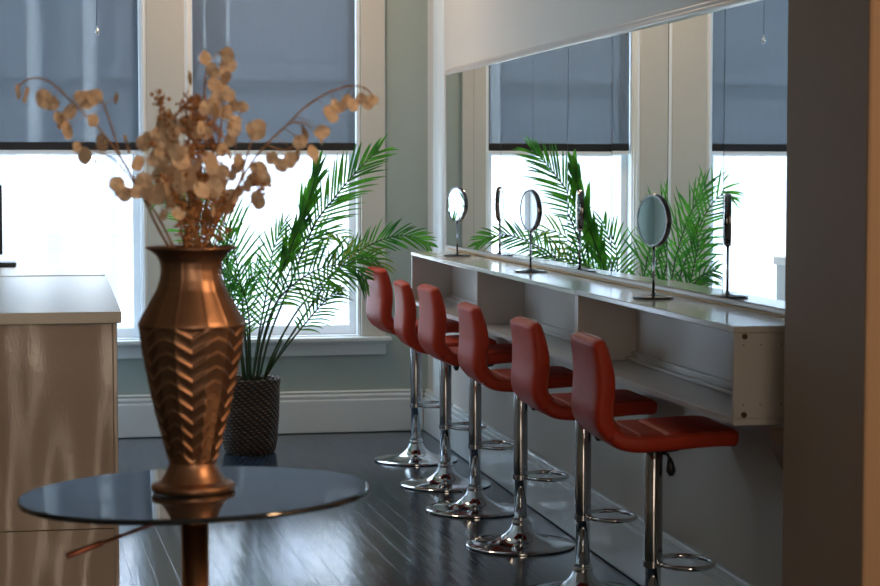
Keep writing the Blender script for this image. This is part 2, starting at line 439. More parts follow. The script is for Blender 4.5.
# ------------------------------------------------------------------ shelf units under the mirror
XF, XR = 1.645, XW - .002
def unit(ya, yb, z1, label, end_holes):
    h = .250; d = XR - XF; L = yb - ya
    t = thing('shelf_unit', label, 'shelf', (XF, ya, z1 - h), 0, 'open shelf units along the mirror wall')
    th = .017
    obj('top_panel', box(NB(), -.002, d, 0, L, h - th, h, .0025), M_lamtop, t)
    obj('bottom_panel', box(NB(), 0, d, 0, L, 0, th, .002), M_lam, t)
    for y in (0.0008, L - th - .0008):
        obj('side_panel', box(NB(), .0005, d, y, y + th, th + .0005, h - th - .0005, .0015), M_lam, t)
    obj('back_panel', box(NB(), d - .048, d - .040, th + .001, L - th - .001, th + .001, h - th - .001), M_lam, t)
    bm = NB(); box(bm, d - .064, d - .0485, th + .002, L - th - .002, th + .001, th + .030, .004)
    box(bm, d - .084, d - .0645, th + .002, L - th - .002, th + .001, th + .012, .003)
    obj('back_rail', bm, M_lam, t)
    if end_holes:
        for x, z in ((.027, .224), (.027, .027)):
            b2 = NB(); tube(b2, [(x, -.003, z), (x, .004, z)], .0072, 20)
            tube(b2, [(x, -.0045, z), (x, -.003, z)], .004, 12)
            obj('screw_cap', b2, M_knob, t, label='dark round cap')
        b2 = NB()
        for x, z in ((.025, .240), (.025, .203), (.070, .236), (.070, .203), (.125, .203), (.025, .052), (.070, .052), (.125, .052), (.070, .014)):
            tube(b2, [(x, .0001, z), (x, .002, z)], .0022, 8)
        obj('peg_holes', b2, M_bracket, t)
    return t
unit(7.772, 9.28, .987, 'cream open shelf unit under the mirror, the one nearest the windows', False)
unit(6.192, 7.770, .988, 'cream open shelf unit under the mirror, the middle one of three', False)
unit(4.655, 6.190, .990, 'cream open shelf unit under the mirror, near end with round screw caps', True)
t = thing('shelf_bracket', 'brown wooden bracket holding up the near end of the shelf units', 'bracket', (XW, 4.56, .735))
bm = NB()
pr = [(0, 0), (-.17, 0), (-.17, -.03), (-.16, -.06), (-.14, -.10), (-.12, -.13), (0, -.14)]
e = [[bm.verts.new((x, y, z)) for x, z in pr] for y in (-.045, .045)]
for j in range(len(pr)): bm.faces.new((e[0][j], e[0][(j + 1) % 7], e[1][(j + 1) % 7], e[1][j]))
bm.faces.new(e[0]); bm.faces.new(e[1][::-1])
obj('bracket_arm', bm, M_bracket, t)
obj('wall_plate', box(NB(), -.012, -.0, -.055, .055, -.16, .0, .002), M_bracket, t)
t.location.z = .738

# ------------------------------------------------------------------ vanity mirrors
def vanity(loc, yawd, label):
    t = thing('vanity_mirror', label, 'mirror', loc, 0, 'round vanity mirrors on the shelf units')
    bm = NB(); lathe(bm, [(.001, 0), (.062, 0), (.0635, .003), (.062, .0065), (.02, .009), (.008, .012), (.006, .016), (.001, .016)], 48)
    obj('base', bm, M_dkmetal, t, 'auto')
    obj('stem', tube(NB(), [(0, 0, .014), (0, 0, .158)], .0042, 14), M_chromed, t, True)
    R = .079; zc = .158 + R
    bm = NB()      # rim: lathe about local Y then turned
    prof = [(R - .006, -.009), (R, -.009), (R + .002, -.004), (R + .002, .006), (R - .003, .012), (R - .030, .014), (.001, .0145)]
    lathe(bm, prof + [(.001, -.005), (R - .006, -.005), (R - .006, -.009)], 64, cap=False)
    rot = Matrix.Translation((0, 0, zc)) @ Matrix.Rotation(radians(yawd), 4, 'Z') @ Matrix.Rotation(-pi / 2, 4, 'X')
    bmesh.ops.transform(bm, matrix=rot, verts=bm.verts)
    obj('rim', bm, M_dkmetal, t, 'auto')
    bm = NB(); lathe(bm, [(.001, -.0075), (R - .0065, -.0075), (R - .0065, -.0055), (.001, -.0055)], 64)
    bmesh.ops.transform(bm, matrix=rot, verts=bm.verts)
    obj('mirror_glass', bm, M_mirror, t)
vanity((1.770, 8.78, .987), -70, 'round vanity mirror on a stem at the window end of the shelves')
vanity((1.768, 7.34, .988), -78, 'round vanity mirror on a stem at the middle of the shelves, glass all white')
vanity((1.762, 5.72, .990), -72, 'round vanity mirror on a stem at the near end of the shelves')

# ------------------------------------------------------------------ bar stools
def sweep(bm, cl, hw, ht, N=28, quilt=None, e1=.22, e2=.45):
    """rounded cushion section carried along a centre line in x,z"""
    rings = []; k = len(cl)
    for i, (u, z) in enumerate(cl):
        a, b_ = cl[max(0, i - 1)], cl[min(k - 1, i + 1)]
        tx, tz = b_[0] - a[0], b_[1] - a[1]; l = hypot(tx, tz); nx, nz = -tz / l, tx / l
        ring = []
        for j in range(N):
            an = 2 * pi * (j + .5) / N; c_, s_ = cos(an), sin(an)
            v = hw[i] * math.copysign(abs(c_) ** e1, c_); q = ht[i] * math.copysign(abs(s_) ** e2, s_)
            if quilt and s_ > .2: q -= quilt[i] * min(1, (s_ - .2) * 3)
            ring.append(bm.verts.new((u + nx * q, v, z + nz * q)))
        rings.append(ring)
    for A, B in zip(rings, rings[1:]):
        for j in range(N): bm.faces.new((A[j], A[(j + 1) % N], B[(j + 1) % N], B[j]))
    bm.faces.new(rings[0][::-1]); bm.faces.new(rings[-1])
    return bm
def smooth_line(P, k):
    return [(p.x, p.y) for p in catmull([Vector((a, b_, 0)) for a, b_ in P], k)]
def make_stool(label):
    t = thing('bar_stool', label, 'bar stool', (0, 0, 0), 0, 'red bar stools along the shelf units')
    back = smooth_line([(-.198, .914), (-.189, .884), (-.180, .84), (-.176, .79), (-.178, .75), (-.181, .715), (-.176, .682), (-.154, .653)], 6)
    k = len(back)
    hw = []; ht = []
    for i in range(k):
        s = i / (k - 1); e = min(1, s / .06); e = sqrt(max(0.0, 1 - (1 - e) ** 2))
        hw.append((.148 + .014 * min(1, s * 2.2)) * (.84 + .16 * e)); ht.append((.021 + .009 * min(1, s * 2.6)) * (.25 + .75 * e))
    obj('backrest', sweep(NB(), back, hw, ht), M_leather, t, 'auto')
    seat = smooth_line([(-.154, .653), (-.126, .634), (-.085, .628), (-.04, .629), (.03, .633), (.11, .638), (.165, .639), (.200, .637)], 8)
    k = len(seat); hw = []; ht = []; ql = []
    for i in range(k):
        s = i / (k - 1); e = min(1, (1 - s) / .07); e = sqrt(max(0.0, 1 - (1 - e) ** 2))
        hw.append((.162 + .013 * min(1, s * 3)) * (.88 + .12 * e)); ht.append((.026 + .003 * min(1, s * 4)) * (.3 + .7 * e) * (1 - .12 * s))
        g = 0
        for c_ in (.28, .5, .72): g = max(g, .006 * math.exp(-((s - c_) / .014) ** 2))
        ql.append(g)
    obj('seat', sweep(NB(), seat, hw, ht, quilt=ql), M_leather, t, 'auto')
    full = back[2:] + seat[1:-3]; P = []
    for sd in (-1, 1):
        Q = []
        for i in range(0, len(full), 2):
            u, z = full[i]; a, b_ = full[max(0, i - 1)], full[min(len(full) - 1, i + 1)]
            tx, tz = b_[0] - a[0], b_[1] - a[1]; l = hypot(tx, tz); s = i / len(full)
            q = .013 + .006 * min(1, s * 3)
            Q.append((u - tz / l * q, sd * (.149 + .0225 * min(1, s * 1.7)), z + tx / l * q))
        P = P + (Q[::-1] if sd < 0 else [(Q[0][0] - .002, v, Q[0][2] + .008) for v in (-.12, -.06, 0, .06, .12)] + Q)
    bm = NB(); tube(bm, P, .0026, 8)
    obj('piping', bm, M_pipe, t, True)
    bm = NB(); lathe(bm, [(.001, .602), (.075, .602), (.078, .597), (.075, .590), (.030, .584), (.001, .584)], 32)
    obj('seat_plate', bm, M_black, t, 'auto')
    bm = NB(); lathe(bm, [(.020, .268), (.0255, .268), (.0262, .272), (.0262, .582), (.022, .590), (.020, .590)], 32, cap=False)
    obj('sleeve', bm, M_chromed, t, 'auto')
    obj('column', tube(NB(), [(0, 0, .075), (0, 0, .585)], .0228, 28), M_chrome, t, True)
    # trumpet base
    prof = [(.001, .001), (.198, .001), (.200, .003), (.200, .007), (.196, .010), (.165, .0125), (.13, .017), (.10, .024), (.075, .034), (.055, .048), (.041, .064), (.033, .080), (.031, .082)]
    b_ = NB(); lathe(b_, prof + [(.031, .088), (.001, .088)], 64); base = obj('base', b_, M_chrome, t, 'auto')
    b_ = NB(); lathe(b_, [(.021, .086), (.033, .086), (.035, .091), (.033, .097), (.028, .099), (.028, .106), (.021, .108)], 32, cap=False)
    obj('collar', b_, M_chrome, base, 'auto')
    # footrest ring reaching forward
    P = [(.095 - .078 * cos(2 * pi * j / 40), .098 * sin(2 * pi * j / 40), .262) for j in range(40)]
    bm = NB(); tube(bm, P, .0075, 10, closed=True)
    tube(bm, [(.02, -.012, .258), (.03, -.03, .261)], .006, 8); tube(bm, [(.02, .012, .258), (.03, .03, .261)], .006, 8)
    fr_ = obj('footrest', bm, M_chrome, t, True)
    b_ = NB(); lathe(b_, [(.0265, .252), (.0285, .253), (.0285, .270), (.0265, .271)], 28, cap=False)
    obj('clamp_ring', b_, M_chromed, fr_, 'auto')
    lv = obj('lever', tube(NB(), [(.02, -.01, .580), (.036, -.018, .576), (.040, -.022, .562)], .0045, 8), M_black, t, True)
    b_ = NB(); tube(b_, [(.040, -.021, .568), (.042, -.023, .552), (.044, -.024, .530), (.045, -.025, .516)], [.005, .010, .014, .007], 12)
    obj('knob', b_, M_black, lv, True)
    return t
ST = [(1.640, 9.128, 5, 'red leather bar stool farthest from the camera, nearest the windows'),
      (1.638, 8.381, -2, 'red leather bar stool, second from the windows'),
      (1.633, 7.731, 1, 'red leather bar stool, third from the windows'),
      (1.641, 6.960, -1, 'red leather bar stool, fourth from the windows, third from the wall pier'),
      (1.645, 6.095, 0, 'red leather bar stool next to the nearest one, second from the wall pier'),
      (1.640, 5.310, -2, 'red leather bar stool nearest the camera, whole seat in view')]
st0 = make_stool(ST[0][3])
for i, (x, y, a, lb) in enumerate(ST):
    if i == 0: st0.location = (x, y, 0); st0.rotation_euler = (0, 0, radians(a))
    else: dup(st0, (x, y, 0), radians(a), lb)
for o, s in zip([st0] + [o for o in C.objects if o.name.startswith('bar_stool.')], (1.005, .980, 1.0, .975, .985, 1.0)):
    o.scale = (1, 1, s)

# ------------------------------------------------------------------ counter with worktop and monitor
cx1 = .166
t = thing('counter_cabinet', 'glossy tan counter at the left with a plain front panel', 'counter', (-1.2, 6.3, 0))
w = cx1 + 1.2
obj('front_panel', box(NB(), 0, w - .014, 0, .02, .236, .895, .002), M_cfront, t)
obj('plinth', box(NB(), 0, w - .014, .003, .02, 0, .2335, .001), M_cfront, t)
obj('corner_post', box(NB(), w - .0135, w, -.001, .04, 0, .895, .002), M_cfront, t)
obj('end_panel', box(NB(), w - .018, w, .0402, 3.3, 0, .895, .002), M_side, t, label='pale end panel')
obj('carcass', box(NB(), 0, w - .02, .022, 3.3, .0, .894), M_side, t)
bm = NB(); box(bm, -1.22, cx1 + .014, 6.28, 8.43, .8952, .932, .003)
o = obj('worktop', bm, M_ctop); o['label'] = 'pale glossy worktop slab on the tan counter, front part'; o['category'] = 'worktop'
bm = NB(); box(bm, -1.22, cx1 + .010, 8.432, 9.62, .8952, .936, .003)
o = obj('worktop', bm, M_ctop); o['label'] = 'pale worktop slab at the window end of the counter, under the monitor'; o['category'] = 'worktop'
t = thing('computer_monitor', 'black computer monitor on the counter at the left edge, seen nearly edge on', 'monitor', (-.44, 9.25, .936))
bm = NB(); box(bm, -.235, .167, -.012, .018, .055, .375, .004); obj('screen_housing', bm, M_black, t)
obj('screen', box(NB(), -.225, .157, -.0128, -.0122, .065, .365), M_screen, t)
obj('neck', box(NB(), -.03, .03, .0185, .032, .02, .22, .003), M_black, t)
obj('foot', box(NB(), -.20, .228, -.10, .11, 0, .022, .006), M_black, t)

# ------------------------------------------------------------------ round table with copper column
TX, TY, TZ = .220, 3.397, .824
t = thing('pedestal_table', 'round black glass pedestal table with a copper column under the vase', 'table', (TX, TY, 0))
bm = NB(); lathe(bm, [(.001, TZ - .010), (.299, TZ - .010), (.3025, TZ - .008), (.3035, TZ - .005), (.3025, TZ - .002), (.300, TZ), (.001, TZ)], 128)
bmesh.ops.translate(bm, verts=bm.verts, vec=(0, 0, -TZ))
o = obj('table_top', bm, M_bglass, t, 'auto'); o.location = (0, 0, TZ); o.rotation_euler = (radians(-1.0), radians(-1.3), 0)
bm = NB(); lathe(bm, [(.001, TZ - .028), (.10, TZ - .028), (.10, TZ - .0145), (.001, TZ - .0145)], 48); obj('top_plate', bm, M_black, t, 'auto')
obj('column', tube(NB(), [(0, 0, .08), (0, 0, TZ - .0245)], .0238, 32), M_brass, t, True)
bm = NB(); lathe(bm, [(.001, 0), (.225, 0), (.227, .006), (.222, .010), (.13, .018), (.07, .036), (.04, .07), (.034, .10), (.0242, .10)], 64)
obj('base', bm, M_brass, t, 'auto')
lv = obj('lever', tube(NB(), [(-.022, -.02, .775), (-.030, -.045, .790), (-.044, -.047, .786), (-.16, -.047, .7475)], .0032, 10), M_lever, t, True)
obj('grip', tube(NB(), [(-.158, -.047, .748), (-.162, -.047, .7465), (-.215, -.047, .728), (-.221, -.047, .726)], [.003, .0052, .0052, .004], 12), M_lever, lv, True)

# ------------------------------------------------------------------ vase
def zz(y): return at(193, y, TY).z
V = [(TZ + .001, .071), (TZ + .004, .0725), (TZ + .009, .0728), (TZ + .0125, .0700), (TZ + .0135, .0665), (zz(481), .057), (zz(474), .0485), (zz(467), .0425), (zz(462.5), .0400), (zz(461), .0420),
     (zz(450), .0475), (zz(435), .0545), (zz(415), .0640), (zz(390), .0740), (zz(365), .0820), (zz(345), .0885), (zz(330), .0918), (zz(325), .0925), (zz(322), .0910),
     (zz(312), .0815), (zz(300), .0695), (zz(290), .0600), (zz(280), .0545), (zz(270), .0520), (zz(262), .0540), (zz(256), .0600), (zz(252), .0680), (zz(249.5), .0755), (zz(248.5), .0768), (zz(247.6), .0758)]
zb, zs = zz(461), zz(325)
def vprof(z):
    for (a, ra), (b_, rb) in zip(V, V[1:]):
        if z <= b_:
            s = (z - a) / max(1e-9, b_ - a); return ra + (rb - ra) * s
    return V[-1][1]
# smooth the profile a little
def vsm(z): return (vprof(z - .003) + 2 * vprof(z) + vprof(z + .003)) / 4 if TZ + .02 < z < V[-1][0] - .003 and abs(z - zb) > .004 and abs(z - zs) > .003 else vprof(z)
t = thing('copper_vase', 'tall faceted copper vase with chevron relief standing on the black glass table', 'vase', (TX - .003, TY, .0015))
bm = NB(); NS, NZ = 288, 330
rings = []
phi0 = atan2(0 - TY, 0 - TX)         # a wide panel faces the viewer
for i in range(NZ + 1):
    z = TZ + .001 + (V[-1][0] - TZ - .001) * i / NZ
    r0 = vsm(z); ring = []
    body = zb < z < zs
    sh = min(1, (z - zb) / .006, (zs - z) / .006) if body else 0
    neck = z >= zs
    nf = 0
    if neck: nf = min(1, (V[-1][0] - z) / .02) * min(1, (z - zs) / .02 + .2)
    for j in range(NS):
        a = 2 * pi * j / NS
        d = (math.degrees(a) + 30) % 60 - 30          # -30..30 about a wide panel
        if abs(d) <= 18.5: h = 18.5; dd = d; wide = True
        else: h = 11.5; dd = abs(d) - 30; wide = False
        fac = cos(radians(h)) / cos(radians(dd))
        r = r0
        if body:
            ez = abs(dd) / h
            v = (z - zb) - (.017 * ez if wide else .017 + .007 * (1 - ez))
            p = (v / .0247) % 1.0
            saw = (p / .80) ** 1.6 if p < .80 else (1 - p) / .20
            r = r0 * (1 + (fac - 1) * sh) + ((.0034 if wide else .0013) * (saw - .4)) * sh * min(1, (1 - ez) * 9 + .1)
        elif neck:
            r = r0 * (1 + .016 * nf * math.exp(-((abs(dd) / h - 1) / .13) ** 2))
        ring.append(bm.verts.new((r * cos(a + phi0), r * sin(a + phi0), z)))
    rings.append(ring)
for A, B in zip(rings, rings[1:]):
    for j in range(NS): bm.faces.new((A[j], A[(j + 1) % NS], B[(j + 1) % NS], B[j]))
ztop = V[-1][0]; inner = []
for r, z in ((.072, ztop - .003), (.060, ztop - .012), (.050, ztop - .025), (.047, ztop - .04), (.055, ztop - .08)):
    inner.append([bm.verts.new((r * cos(2 * pi * j / NS + phi0), r * sin(2 * pi * j / NS + phi0), z)) for j in range(NS)])
for A, B in zip([rings[-1]] + inner, inner):
    for j in range(NS): bm.faces.new((A[j], A[(j + 1) % NS], B[(j + 1) % NS], B[j]))
bm.faces.new(inner[-1]); bm.faces.new(rings[0][::-1])
obj('vase_body', bm, M_copper, t, 'auto')
bm = NB(); bmesh.ops.create_uvsphere(bm, u_segments=8, v_segments=6, radius=.001)
bm.free()
bm = NB(); tube(bm, [(.0765 * cos(2 * pi * j / 64), .0765 * sin(2 * pi * j / 64), ztop - .0015) for j in range(64)], .0022, 8, closed=True)
obj('rim', bm, M_copper, t, True)

# ------------------------------------------------------------------ dried flowers in the vase
def pod_mesh(R, seed):
    rnd = random.Random(seed); bm = NB()
    n_ = 22; cen = bm.verts.new((0, .0004, 0)); cb = bm.verts.new((0, -.0004, 0)); ring = []
    for j in range(n_):
        a = 2 * pi * j / n_; r = R * (1 + .05 * sin(2 * a + seed) + (.10 if j == 0 else 0)); 
        ring.append(bm.verts.new((r * cos(a) * .9, .0016 * sin(3 * a + seed), r * sin(a))))
    for j in range(n_):
        bm.faces.new((cen, ring[j], ring[(j + 1) % n_])); bm.faces.new((cb, ring[(j + 1) % n_], ring[j]))
    bmesh.ops.recalc_face_normals(bm, faces=bm.faces)
    me = bpy.data.meshes.new('seed_pod'); bm.to_mesh(me); bm.free(); me.materials.append(M_pod)
    return me
PODS = [pod_mesh(R, s) for s, R in enumerate((.0150, .0165, .0142, .0172))]
rg = random.Random(21)
MOUTH = Vector((TX, TY, ztop - .03))
def flower(path, pods, label, group=None, dy=0., branches=()):
    """path and pods: (x, y[, dY]) in photo measure at the vase's distance"""
    t = thing('dried_flower_stem', label, 'dried flower', (TX, TY, ztop), 0, group)
    inv = Vector((TX, TY, ztop))
    P = []
    for i, p in enumerate(path):
        s = 1 - i / (len(path) - 1)
        P.append(at(p[0], p[1], TY + dy * (1 - s) ** .8 + (p[2] if len(p) > 2 else 0)) - inv)
    P = catmull(P, 5); k = len(P)
    obj('stem', tube(NB(), P, [.0026 - .0014 * i / k for i in range(k)], 7), M_stalk, t, True)
    for br_ in branches:
        Q = catmull([at(x, y, TY + dy * .8) - inv for x, y in br_], 4)
        obj('twig', tube(NB(), Q, [.0016] * len(Q), 6), M_stalk, t, True)
    for x, y in pods:
        me = rg.choice(PODS)
        o = bpy.data.objects.new('seed_pod', me); C.objects.link(o); o.parent = t
        c = at(x, y, TY + dy * .85 + rg.uniform(-.015, .015)) - inv
        q = min(P, key=lambda v: (v - c).length + .25 * abs(v.z - c.z - .02))
        o.location = c; o.rotation_euler = (rg.uniform(-.5, .5), rg.uniform(0, 6.28), rg.gauss(0, .75))
        sc = rg.uniform(.68, 1.06); o.scale = (sc, sc, sc * rg.uniform(1, 1.15))
        tw = NB(); a = q - c; 
        if a.length > .004:
            tube(tw, [Vector((0, 0, 0)), a * .5 + Vector((0, 0, .3 * a.length)) * .3, a], .0006, 5)
            o2 = obj('stalklet', tw, M_stalk, t, True); o2.location = c
        else: tw.free()
    return t
flower([(183, 262), (170, 248), (155, 222), (141, 192), (121, 158), (108, 140), (93, 122), (75, 105), (60, 90), (46, 80), (32, 78), (21, 84), (17, 92)],
       [(18, 92), (26, 95), (44, 99), (51, 103), (79, 97), (86, 100), (95, 97), (116, 98), (70, 112), (60, 118), (67, 130), (77, 147), (85, 156), (96, 167), (102, 143), (93, 120), (62, 124)],
       'long dried stem arching far to the left with pale round seed pods', None, .03, [((121, 158), (112, 128), (104, 105), (98, 94)), ((141, 192), (115, 160), (93, 150))])
flower([(200, 262), (213, 248), (224, 220), (236, 190), (250, 165), (266, 145), (288, 124), (308, 105), (330, 92), (350, 86), (365, 88), (373, 96)],
       [(331, 114), (337, 106), (345, 103), (353, 105), (361, 99), (368, 104), (373, 100), (322, 132), (321, 138), (305, 133), (300, 142), (313, 153), (297, 156), (290, 160), (316, 157), (281, 165), (272, 158), (262, 172)],
       'long dried stem arching to the right with pale round seed pods', None, -.02, [((288, 124), (302, 122), (312, 128)), ((266, 145), (285, 150), (300, 142))])
flower([(198, 262), (208, 240), (222, 215), (238, 185), (246, 160), (252, 138)],
       [(257, 130), (252, 128), (259, 169), (252, 180), (247, 186), (239, 191), (258, 200), (232, 196), (262, 178), (245, 160), (243, 172)],
       'dried stem of pale pods leaning right beside the tallest seed sprigs', None, .01, [((238, 185), (250, 190), (258, 198))])
flower([(180, 262), (170, 240), (155, 212), (140, 195), (122, 188), (117, 182)],
       [(117, 184), (121, 191), (124, 196), (137, 192), (146, 194), (153, 198), (127, 144), (143, 144), (138, 163), (128, 193), (160, 192), (150, 188)],
       'short dried stem of pods leaning low to the left of the vase mouth', None, -.02)
grp = 'upright dried pod stems massed in the vase'
GL = 'upright dried stem thick with tan seed pods in the middle of the bouquet'
flower([(189, 262), (186, 235), (180, 200), (172, 160), (168, 130), (165, 112)],
       [(rg.gauss(168, 9), rg.uniform(112, 205)) for _ in range(32)], GL, grp, .03)
flower([(192, 262), (192, 230), (190, 190), (190, 150), (186, 118), (188, 90)],
       [(190, 78), (190, 118)] + [(rg.gauss(186, 12), rg.uniform(125, 215)) for _ in range(22)], GL, grp, -.03)
flower([(188, 262), (180, 225), (170, 195), (160, 160), (158, 130), (160, 115)],
       [(rg.gauss(160, 8), rg.uniform(118, 200)) for _ in range(26)], GL, grp, 0)
flower([(196, 262), (198, 225), (200, 180), (201, 130), (204, 95), (208, 65), (222, 50)],
       [(205, 58), (212, 70), (227, 55), (228, 66), (224, 75), (220, 88), (225, 92), (214, 84), (226, 78)], 'tallest dried stem with pods at its tip against the right shade', None, .02)
flower([(196, 262), (204, 225), (212, 185), (218, 150), (222, 120), (226, 95)],
       [(216, 100), (229, 95), (234, 105), (226, 112), (215, 112), (207, 108), (235, 122), (234, 128), (230, 140), (222, 150), (228, 152), (212, 170), (218, 178), (214, 188), (210, 160), (222, 172), (238, 160)],
       GL, grp, 0)
flower([(197, 262), (206, 235), (216, 210), (226, 185), (233, 170)],
       [(242, 107), (220, 192), (226, 205), (214, 214), (236, 168), (232, 176), (240, 165)], 'short dried stem with a few drooping pods right of the vase centre', None, .03)
def berry_mesh(seed):
    rnd = random.Random(seed); bm = NB()
    for q in range(9):
        p = Vector((rnd.gauss(0, .0045), rnd.gauss(0, .0045), rnd.gauss(0, .007)))
        bmesh.ops.create_icosphere(bm, subdivisions=2, radius=rnd.uniform(.0018, .0032), matrix=Matrix.Translation(p))
    tube(bm, [(0, 0, -.012), (.001, 0, 0), (0, .001, .012)], .0008, 5)
    me = bpy.data.meshes.new('seed_head'); bm.to_mesh(me); bm.free(); me.materials.append(M_seed)
    for p in me.polygons: p.use_smooth = True
    return me
BER = [berry_mesh(s) for s in range(4)]
def sprig(path, nb, label, dy, group=None, spread=4):
    t = thing('dried_seed_sprig', label, 'dried flower', (TX, TY, ztop), 0, group)
    inv = Vector((TX, TY, ztop))
    P = catmull([at(x, y, TY + dy * i / (len(path) - 1)) - inv for i, (x, y) in enumerate(path)], 6); k = len(P)
    obj('stem', tube(NB(), P, [.0017 - .0010 * i / k for i in range(k)], 6), M_stalk, t, True)
    for q in range(nb):
        c = P[int(k * (.22 + .78 * q / nb))] + Vector((rg.gauss(0, spread / 575), rg.gauss(0, .008), rg.gauss(0, .004)))
        o = bpy.data.objects.new('seed_head', rg.choice(BER)); C.objects.link(o); o.parent = t
        o.location = c; o.rotation_euler = (rg.uniform(-.6, .6), rg.uniform(-.6, .6), rg.uniform(0, 6)); s = rg.uniform(.8, 1.25); o.scale = (s, s, s)
g2 = 'brown seed sprigs standing in the vase'; SL = 'upright brown seed sprig in the middle of the bouquet'
for path, nb, dy, sp_ in [
        ([(195, 262), (196, 225), (199, 180), (200, 140), (198, 110), (196, 98)], 26, .01, 5),
        ([(194, 262), (190, 225), (190, 180), (194, 140), (190, 112), (186, 105)], 24, -.02, 5),
        ([(196, 262), (202, 230), (207, 190), (208, 150), (210, 120)], 24, .02, 5),
        ([(193, 262), (192, 235), (196, 205), (202, 165), (205, 135)], 24, .035, 5),
        ([(194, 262), (186, 235), (178, 205), (172, 175)], 14, -.03, 5),
        ([(198, 262), (206, 240), (214, 215), (220, 195), (223, 160)], 18, .02, 5)]:
    sprig(path, nb, SL, dy, g2, sp_)
sprig([(193, 262), (186, 230), (176, 190), (168, 140), (162, 105), (158, 92)], 12, 'thin seed sprig with tiny open beads against the pale window casing', -.01, None, 5)
sprig([(198, 262), (210, 235), (225, 205), (243, 190), (258, 180), (272, 186)], 10, 'loose seed sprig with tiny dark beads reaching right over the white window', .01, None, 6)

# ------------------------------------------------------------------ palm in a woven basket
PX, PY = .889, 9.55
t = thing('basket_planter', 'dark woven basket planter holding the palm on the floor under the right window', 'planter', (PX, PY, 0))
bm = NB(); lathe(bm, [(.001, 0), (.118, 0), (.126, .012), (.134, .06), (.143, .16), (.147, .26), (.148, .335), (.152, .345), (.152, .362), (.147, .368), (.140, .362), (.138, .33), (.001, .33)], 64)
obj('basket', bm, M_basket, t, 'auto')
bm = NB(); lathe(bm, [(.001, .3305), (.1375, .3305), (.1375, .338), (.07, .345), (.001, .347)], 40); obj('soil', bm, M_soil, t, True)
palm = thing('areca_palm', 'tall green areca palm with arching feather fronds in front of the right window', 'plant', (PX, PY, .345))
PO = Vector((PX, PY, .345))
pr_ = random.Random(5)
def frond(path, start=.35, ll=.17, n_=26, lean=55, roll=0., droop=.25, wid=.0075, m=M_leaf, sides=(1, -1), name='frond', stem=.0065):
    P = catmull([at(x, y, Y) - PO for x, y, Y in path], 8); k = len(P)
    tube_pts = P
    bm = NB(); tube(bm, tube_pts, [stem * (1 - .82 * i / k) for i in range(k)], 7)
    rach = obj(name, bm, M_palmstem, palm, True)
    bm = NB()
    L = [0]
    for a, b_ in zip(P, P[1:]): L.append(L[-1] + (b_ - a).length)
    tot = L[-1]
    def pos(s):
        s *= tot
        for i in range(k - 1):
            if L[i + 1] >= s: 
                f = (s - L[i]) / max(1e-6, L[i + 1] - L[i]); return P[i].lerp(P[i + 1], f), (P[i + 1] - P[i]).normalized()
        return P[-1], (P[-1] - P[-2]).normalized()
    n_ = int(n_ * .82)
    for q in range(n_):
        s = start + (1 - start) * (q + .3) / n_
        c, tg = pos(min(.999, s))
        rel = (s - start) / (1 - start)
        base_side = tg.cross(Vector((0, 1, 0))).normalized()
        base_side = Matrix.Rotation(roll + pr_.gauss(0, .12), 3, tg) @ base_side
        nrm = base_side.cross(tg).normalized()
        for sd in sides:
            le = ll * (.45 + .75 * sin(pi * min(1, .12 + rel * .86)) ** .8) * pr_.uniform(.85, 1.12)
            an = radians(lean * (1 - .55 * rel) + pr_.uniform(-7, 7))
            d = (base_side * sd * sin(an) + tg * cos(an) + nrm * pr_.uniform(-.18, .18)).normalized()
            w = wid * .8 * pr_.uniform(.8, 1.15)
            pts = []; cur = c.copy(); dr = d.copy(); NSEG = 6
            for z_ in range(NSEG + 1):
                pts.append((cur.copy(), dr.copy())); cur += dr * (le / NSEG)
                dr = (dr + Vector((0, 0, -droop * (.25 + z_ / NSEG) * .35))).normalized()
            prev = None
            for z_, (p, dd) in enumerate(pts):
                f = z_ / NSEG; ww = w * (sin(pi * min(1, .16 + .84 * f)) ** .7 if f < .995 else 0) + .0003
                sv = dd.cross(nrm).normalized()
                up_ = nrm * (ww * .35)
                tr_ = [bm.verts.new(p + sv * ww + up_), bm.verts.new(p), bm.verts.new(p - sv * ww + up_)]
                if prev:
                    bm.faces.new((prev[0], prev[1], tr_[1], tr_[0])); bm.faces.new((prev[1], prev[2], tr_[2], tr_[1]))
                prev = tr_
    me = bpy.data.meshes.new('leaflets'); bm.to_mesh(me); bm.free(); me.materials.append(m)
    for p in me.polygons: p.use_smooth = True
    o = bpy.data.objects.new('leaflets', me); C.objects.link(o); o.parent = rach
    return rach
B = (254, 383, 9.55)
frond([(258, 383, 9.55), (270, 335, 9.5), (292, 280, 9.45), (314, 226, 9.4), (336, 196, 9.35), (356, 172, 9.32), (370, 158, 9.3), (379, 150, 9.3)], .45, .18, 36, 46, .1, .22, .0068)
frond([(262, 383, 9.55), (285, 345, 9.5), (315, 300, 9.45), (342, 263, 9.42), (368, 246, 9.4), (395, 236, 9.4), (418, 238, 9.38), (430, 246, 9.38)], .58, .11, 30, 52, .2, .25, .0062)
frond([(252, 383, 9.52), (262, 330, 9.45), (280, 275, 9.4), (300, 225, 9.38), (312, 190, 9.36), (318, 165, 9.36)], .5, .16, 26, 24, .6, .1, .014)
frond([(256, 383, 9.5), (262, 345, 9.4), (275, 305, 9.3), (298, 281, 9.2), (325, 267, 9.15), (350, 266, 9.1), (368, 280, 9.1)], .45, .17, 28, 60, .2, .75, .0065)
frond([(244, 383, 9.5), (240, 345, 9.4), (234, 305, 9.32), (228, 270, 9.28), (226, 245, 9.25), (232, 228, 9.22)], .35, .15, 26, 50, .7, .25, .0065)
